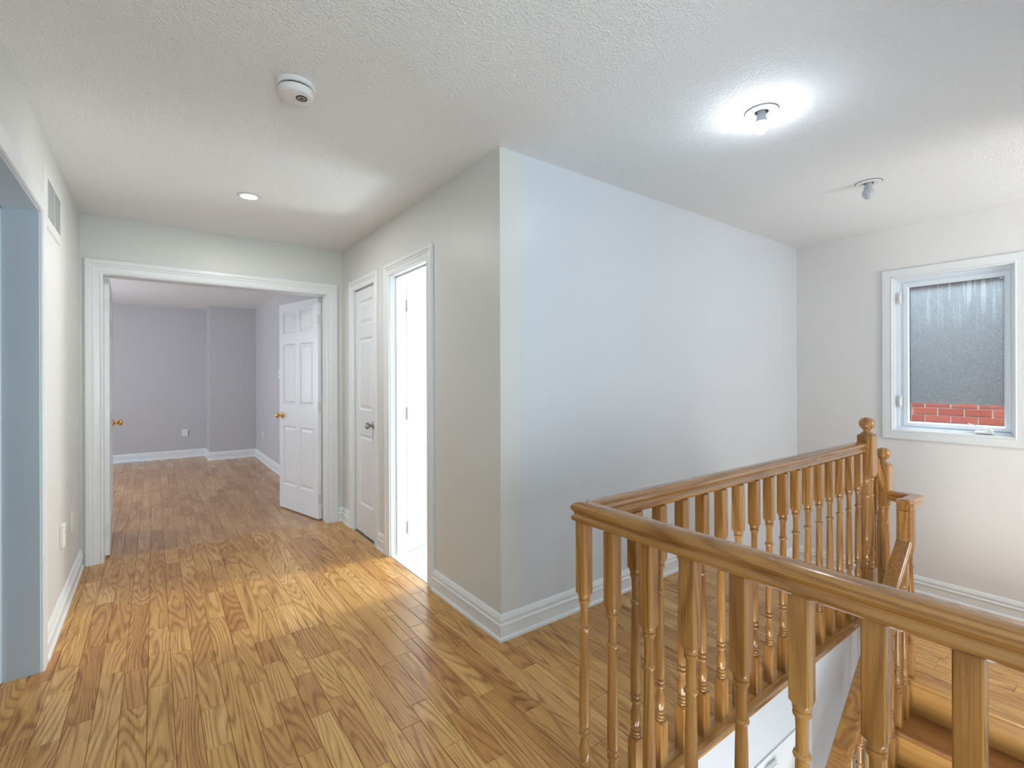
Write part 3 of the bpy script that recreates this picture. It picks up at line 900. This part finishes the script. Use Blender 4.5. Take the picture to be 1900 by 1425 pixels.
# outer corner is at (-X, +Y); near run ends there with mitre, far run starts there
obj('handrail', mitred_rail((0, -1.17, RB), (0, 0.0, RB), 0, -1.0), M_OAKY, rail, smooth=True, angle=30)
obj('handrail', mitred_rail((0, 0, RB), (3.150 - RX, 0, RB), -1.0, 0), M_OAKX, rail, smooth=True, angle=30)
# shoe rails / landing tread the balusters stand on
SH = [(-0.036, 0), (-0.036, 0.018), (-0.030, 0.024), (0.030, 0.024), (0.040, 0.021), (0.046, 0.014), (0.046, 0.004), (0.040, -0.004), (0.034, -0.022), (0.034, -0.030), (-0.030, -0.030), (-0.030, 0)]


def shoe(p0, p1, flip, m0, m1):
    bm = bmesh.new(); d = (Vector(p1) - Vector(p0)).normalized(); s = d.cross(Vector((0, 0, 1))) * flip
    A = [bm.verts.new(Vector(p0) + s * a + Vector((0, 0, b)) + d * (a * m0)) for a, b in SH]
    Bq = [bm.verts.new(Vector(p1) + s * a + Vector((0, 0, b)) + d * (a * m1)) for a, b in SH]
    n = len(SH)
    for k in range(n): bm.faces.new((A[k], A[(k + 1) % n], Bq[(k + 1) % n], Bq[k]))
    bm.faces.new(A); bm.faces.new(list(reversed(Bq)))
    return bm


obj('shoe_rail', shoe((0, -1.17, 0), (0, -0.018, 0), 1, 0, -1.0), M_OAKY, rail, smooth=True, angle=30)
obj('shoe_rail', shoe((0.0, -0.018, 0), (3.145 - RX, -0.018, 0), 1, 1.0 * -1, 0), M_OAKX, rail, smooth=True, angle=30)
me_far = baluster_mesh(0.024, RB, 0.0)
me_near = baluster_mesh(0.024, RB, -0.035)
SP = 0.1228
BYC = 0.985 - RY
for i in range(16): put('baluster', me_far, rail, (1.206 + i * SP - RX, BYC, 0))
for i in range(10): put('baluster', me_near, rail, (0.0, 1.024 - i * 0.1207 - RY - (0.0 if i else 0.012), 0))

NEW = [(0.231, 1), (0.234, 0.050), (0.240, 0.042), (0.243, 0.0335), (0.247, 0.035), (0.252, 0.0335), (0.255, 0.031), (0.259, 0.0335), (0.266, 0.035), (0.272, 0.0345),
       (0.276, 0.0315), (0.280, 0.0305), (0.292, 0.0345), (0.308, 0.0365), (0.324, 0.0352), (0.338, 0.0310), (0.345, 0.0300), (0.349, 0.0320), (0.353, 0.0335),
       (0.357, 0.0320), (0.360, 0.0330), (0.366, 0.0352), (0.372, 0.0335), (0.376, 0.0320), (0.40, 0.0345), (0.45, 0.0345), (0.55, 0.0325), (0.628, 0.0298),
       (0.632, 0.0300), (0.636, 0.0325), (0.640, 0.0330), (0.644, 0.0320), (0.647, 0.0295), (0.67, 0.0285), (0.71, 0.0290), (0.722, 0.0305), (0.726, 0.0330),
       (0.731, 0.0335), (0.736, 0.0320), (0.739, 0.0335), (0.746, 0.0400), (0.752, 0.0470), (0.756, 1)]


def newel_mesh(zb, shift, w=0.0375):
    pr = [(zb, 1)] + [(z + shift, r_ if r_ == 1 else r_) for z, r_ in NEW] + [(0.968 + shift, 1)]
    bm = turned(bmesh.new(), pr, w, 0.005)
    cap = [(0.968, w - 0.001), (0.978, w - 0.010), (0.980, 0.026), (0.983, 0.0255)]
    sq = []
    for z, h_ in cap[:2]:
        sq.append([bm.verts.new((sx * h_, sy * h_, z + shift)) for sx, sy in ((-1, -1), (1, -1), (1, 1), (-1, 1))])
    for k in range(4): bm.faces.new((sq[0][k], sq[0][(k + 1) % 4], sq[1][(k + 1) % 4], sq[1][k]))
    bm.faces.new(sq[1])
    lathe(bm, [(z + shift, r_) for z, r_ in [(0.976, 0.027), (0.982, 0.0275), (0.986, 0.025), (0.989, 0.0195), (0.994, 0.0165), (0.999, 0.0175), (1.002, 0.0215), (1.005, 0.0225), (1.008, 0.0245),
                    (1.012, 0.0295), (1.020, 0.0350), (1.030, 0.0378), (1.040, 0.0378), (1.050, 0.0350), (1.058, 0.0295), (1.064, 0.0215), (1.068, 0.0120), (1.0695, 0.003)]], 28)
    bmesh.ops.recalc_face_normals(bm, faces=bm.faces)
    for f in bm.faces: f.smooth = True
    for e in bm.edges:
        if len(e.link_faces) == 2 and e.calc_face_angle(0) > math.radians(30): e.smooth = False
    me = bpy.data.meshes.new('newel_post'); bm.to_mesh(me); bm.free(); me.materials.append(M_OAKZ)
    return me


put('newel_post', newel_mesh(-0.03, 0.0), rail, (3.185 - RX, 0.985 - RY, 0))

# lower railing: second newel, gooseneck, sloping rail, balusters on the treads
N2X, N2Y = 3.395, 0.972
SH2 = -0.185
lr = rail; N2O = (RX, RY, 0)


def L(p): return (p[0] - RX, p[1] - RY, p[2])


put('newel_post', newel_mesh(ZL, SH2), lr, L((N2X, N2Y, 0)))
# sloping rail between the two newels
bm = bmesh.new()
HV = [(b - 0.028, a) for a, b in HRP]
sweep(bm, [L((3.218, 0.985, 0.862)), L((3.365, 0.980, 0.655))], HV, (0, 1, 0))
obj('handrail', bm, M_OAKX, lr, smooth=True, angle=30)
put('baluster', baluster_mesh(-0.165, 0.72, -0.165), lr, L((3.29, 0.985, 0)))
# level piece from newel 2 towards the camera, then short return and drop
FY = 0.822
zt = 0.588
bm = bmesh.new()
sweep(bm, [L((N2X - 0.012, N2Y - 0.03, zt)), L((N2X - 0.012, FY, zt)), L((3.185, FY, zt))], HRP, (0, 0, 1))
obj('handrail', bm, M_OAKY, lr, smooth=True, angle=30)
# gooseneck drop then slope: path in the x-z plane, thickness mitred
bm = bmesh.new()
sweep(bm, [L((3.212, FY, 0.640)), L((3.212, FY, 0.415)), L((3.212 - 2.35, FY, 0.415 - 2.35 * 0.85))], [(b * 1.15 - 0.034, a * 1.05) for a, b in HRP], (0, 1, 0))
obj('gooseneck_rail', bm, M_OAKX, lr, smooth=True, angle=30)
k = 0
for i in range(0, 16):
    x = 3.296 - i * 0.1055
    # tread under it
    zb = ZL
    if x < NX: zb = ZL - ZR * (1 + math.floor((NX - x) / RUN)) if (NX - x) > 0 else ZL
    top = 0.415 - (3.212 - x) * 0.85 - 0.030 if x < 3.19 else 0.585
    put('baluster', baluster_mesh(zb, top, zb), lr, L((x, FY, 0)))

# ------------------------------------------------------------------ ceiling fixtures
sd = empty('smoke_detector', (0.447, 2.012, H)); tag(sd, 'round white smoke detector on the ceiling', 'smoke detector')
obj('base', lathe(bmesh.new(), [(0, 0.070), (-0.012, 0.070), (-0.016, 0.066)], 40), M_PLASTIC, sd, smooth=True)
obj('vent_gap', lathe(bmesh.new(), [(-0.014, 0.058), (-0.022, 0.058)], 40), M_DARK, sd, smooth=True)
obj('cover', lathe(bmesh.new(), [(-0.021, 0.060), (-0.023, 0.064), (-0.040, 0.063), (-0.047, 0.058), (-0.050, 0.048), (-0.051, 0.02)], 40), M_PLASTIC, sd, smooth=True)
gb = lathe(bmesh.new(), [(-0.050, 0.0205), (-0.053, 0.0205), (-0.053, 0.0165), (-0.050, 0.0165)], 28)
for q in range(4):
    a = q * PI / 4
    bx(gb, -0.015, 0.015, -0.0012, 0.0012, -0.0535, -0.050)
    bmesh.ops.rotate(gb, verts=gb.verts[-8:], cent=(0, 0, 0), matrix=Matrix.Rotation(a, 3, 'Z'))
obj('grille', gb, M_DARK, sd, loc=(0.018, -0.012, 0))
obj('test_button', lathe(bmesh.new(), [(-0.050, 0.0155), (-0.0525, 0.015), (-0.053, 0.010)], 24), simple('grey_green_button', (0.62, 0.68, 0.62), 0.4), sd, loc=(0.018, -0.012, 0))

pl = empty('pot_light', (0.481, 3.417, H)); tag(pl, 'small lit recessed pot light near the end of the hall', 'ceiling light')
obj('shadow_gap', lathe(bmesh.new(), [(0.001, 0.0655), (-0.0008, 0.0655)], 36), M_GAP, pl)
obj('trim_ring', lathe(bmesh.new(), [(-0.001, 0.064), (-0.005, 0.062), (-0.006, 0.050), (-0.002, 0.044), (0.0, 0.044)], 36, cap=False), M_PLASTIC, pl, smooth=True)
obj('lens', lathe(bmesh.new(), [(-0.0015, 0.043), (-0.0035, 0.040), (-0.004, 0.01)], 28), M_POT, pl, smooth=True)

pa = area('pot_lamp', (0.481, 3.417, H - 0.012), (0, 0, -1), 0.07, 0.07, 9, (1.0, 0.98, 0.95)); pa.parent = None


def bulb_fixture(x, y, lit, label, tilt=(0.0, 0.0)):
    f = empty('ceiling_light', (x, y, H)); tag(f, label, 'ceiling light', 'bare bulb ceiling fixtures')
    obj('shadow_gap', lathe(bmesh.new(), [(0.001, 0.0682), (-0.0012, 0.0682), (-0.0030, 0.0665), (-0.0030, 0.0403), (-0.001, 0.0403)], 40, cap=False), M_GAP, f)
    obj('trim_ring', lathe(bmesh.new(), [(-0.0005, 0.066), (-0.006, 0.064), (-0.007, 0.046), (-0.004, 0.0415), (-0.0005, 0.0415)], 40, cap=False), M_PLASTIC, f, smooth=True)
    obj('inner_ring', lathe(bmesh.new(), [(-0.0005, 0.0405), (-0.005, 0.040), (-0.006, 0.030), (-0.001, 0.027)], 36, cap=False), M_PLASTIC, f, smooth=True)
    obj('socket', lathe(bmesh.new(), [(-0.0005, 0.027), (-0.002, 0.027), (-0.003, 0.020), (-0.001, 0.019)], 28), M_DARK, f, smooth=True)
    b = empty('bulb', (0, 0, 0)); b.parent = f; b.rotation_euler = (tilt[0], tilt[1], 0)
    obj('collar', lathe(bmesh.new(), [(0.0, 0.0165), (-0.020, 0.0175), (-0.045, 0.024), (-0.052, 0.0275), (-0.054, 0.028)], 28), M_BULBBASE if lit else M_BULBOFF, b, smooth=True)
    obj('glass', lathe(bmesh.new(), [(-0.054, 0.0285), (-0.062, 0.0298), (-0.072, 0.0288), (-0.082, 0.0245), (-0.090, 0.0175), (-0.094, 0.0110), (-0.097, 0.0085), (-0.099, 0.003)], 28),
        M_BULB if lit else M_BULBOFF, b, smooth=True)
    return f


bulb_fixture(2.105, 1.030, True, 'lit bare bulb in a round white ceiling plate', (0.0, 0.05))
bulb_fixture(3.393, 1.037, False, 'unlit bare bulb in a round white ceiling plate near the window', (0.03, 0.05))

# ------------------------------------------------------------------ wall fittings
vt = empty('air_vent', (XL, 3.33, 2.155)); tag(vt, 'white air return grille high on the left wall', 'air vent')
VW, VH = 0.235, 0.125
bm = frame_loop(bmesh.new(), -VW + 0.045, VW - 0.045, -VH + 0.032, VH - 0.032, [(0, 0.004), (0.0, 0.010), (0.038, 0.007), (0.044, 0.002), (0.044, 0.0), (0, 0)], 1)
obj('frame', bm, M_REG, vt)
box('backing', 0.0006, 0.0015, -VW + 0.05, VW - 0.05, -VH + 0.035, VH - 0.035, simple('duct_shadow', (0.12, 0.13, 0.13), 0.8), vt)
lm = None
for q in range(19):
    y = -VW + 0.055 + q * 0.0202
    if lm is None:
        bm = bmesh.new(); bx(bm, 0.002, 0.0045, -0.0070, 0.0070, -VH + 0.034, VH - 0.034)
        bmesh.ops.rotate(bm, verts=bm.verts, cent=(0.004, 0, 0), matrix=Matrix.Rotation(math.radians(-25), 3, 'Z'))
        o = obj('slat', bm, simple('grille_grey', (0.27, 0.29, 0.29), 0.5), vt); lm = o.data
    else:
        o = bpy.data.objects.new('slat', lm); COL.objects.link(o); o.parent = vt
    o.location = (0.002, y, 0)
box('divider', 0.003, 0.011, -0.006, 0.006, -VH + 0.033, VH - 0.033, M_REG, vt)


def plate(name, loc, rz, w, h, t, label, cat, mat=M_PLATE, group=None, duplex=True, slots=True):
    """plate facing local -y"""
    r_ = empty(name, loc, rz); tag(r_, label, cat, group)
    obj('cover_plate', bx(bmesh.new(), -w / 2, w / 2, -t, 0.0, -h / 2, h / 2, 0.0025), mat, r_)
    if duplex:
        for s in (-1, 1):
            bm = lathe(bmesh.new(), [(-t - 0.0015, 0.0165), (-t + 0.001, 0.017)], 20, 'Y', (0, 0, s * 0.0195))
            obj('socket', bm, mat, r_)
            if slots:
                bm = bmesh.new()
                bx(bm, -0.0075, -0.0055, -t - 0.002, -t - 0.001, s * 0.0195 - 0.002, s * 0.0195 + 0.006)
                bx(bm, 0.0055, 0.0075, -t - 0.002, -t - 0.001, s * 0.0195 - 0.002, s * 0.0195 + 0.005)
                obj('slot', bm, M_DARK, r_)
    return r_


# left wall: facing +X -> local -y = +X  => rz = 90deg
plate('wall_outlet', (XL, 3.575, 0.445), PI / 2, 0.075, 0.120, 0.018, 'thick almond outlet low on the left hall wall', 'outlet', mat=M_PLATE)
plate('cable_plate', (XL, 3.985, 0.425), PI / 2, 0.070, 0.112, 0.006, 'thin white blank plate low on the left hall wall', 'wall plate', mat=M_PLASTIC, duplex=False)
plate('wall_outlet', (0.403, YF, 0.405), 0.0, 0.085, 0.115, 0.014, 'outlet on the back wall of the bedroom', 'outlet', mat=M_PLASTIC)
plate('wall_outlet', (XG, 8.30, 0.42), -PI / 2, 0.080, 0.118, 0.010, 'outlet low on the right bedroom wall', 'outlet', mat=M_PLASTIC)
sw = plate('light_switch', (XG, 7.10, 1.35), -PI / 2, 0.075, 0.120, 0.008, 'light switch on the bedroom wall beside the open door', 'light switch', mat=M_PLASTIC, duplex=False)
obj('toggle', bx(bmesh.new(), -0.005, 0.005, -0.020, -0.007, -0.010, 0.004, 0.001), M_PLASTIC, sw)

fr_ = empty('floor_register', (-0.30, 9.465, 0.0)); tag(fr_, 'flat white floor register at the bedroom back wall', 'floor vent')
box('frame', -0.16, 0.16, -0.055, 0.045, 0.0, 0.004, M_REG, fr_, 0.001)
bm = bmesh.new()
for q in range(14): bx(bm, -0.13 + q * 0.02 - 0.006, -0.13 + q * 0.02 + 0.006, -0.03, 0.03, 0.0041, 0.0046)
obj('grille', bm, M_DARK, fr_)

# white board and small box on the stairwell wall
tb = struct('trim_5', bx(bmesh.new(), 1.2, 2.363, VY - 0.005, VY, -0.9, -0.212, 0.001), M_TRIM, 'white flat board on the stairwell wall below the railing')
cb = empty('thermostat', (1.965, VY - 0.005, -0.31)); tag(cb, 'small white box on the stairwell wall below the railing', 'wall box')
obj('housing', bx(bmesh.new(), -0.045, 0.045, -0.012, 0.0, -0.07, 0.07, 0.004), M_PLASTIC, cb)
obj('face', bx(bmesh.new(), -0.036, 0.036, -0.015, -0.011, -0.06, 0.06, 0.002), M_PLASTIC, cb)

bpy.context.view_layer.update()
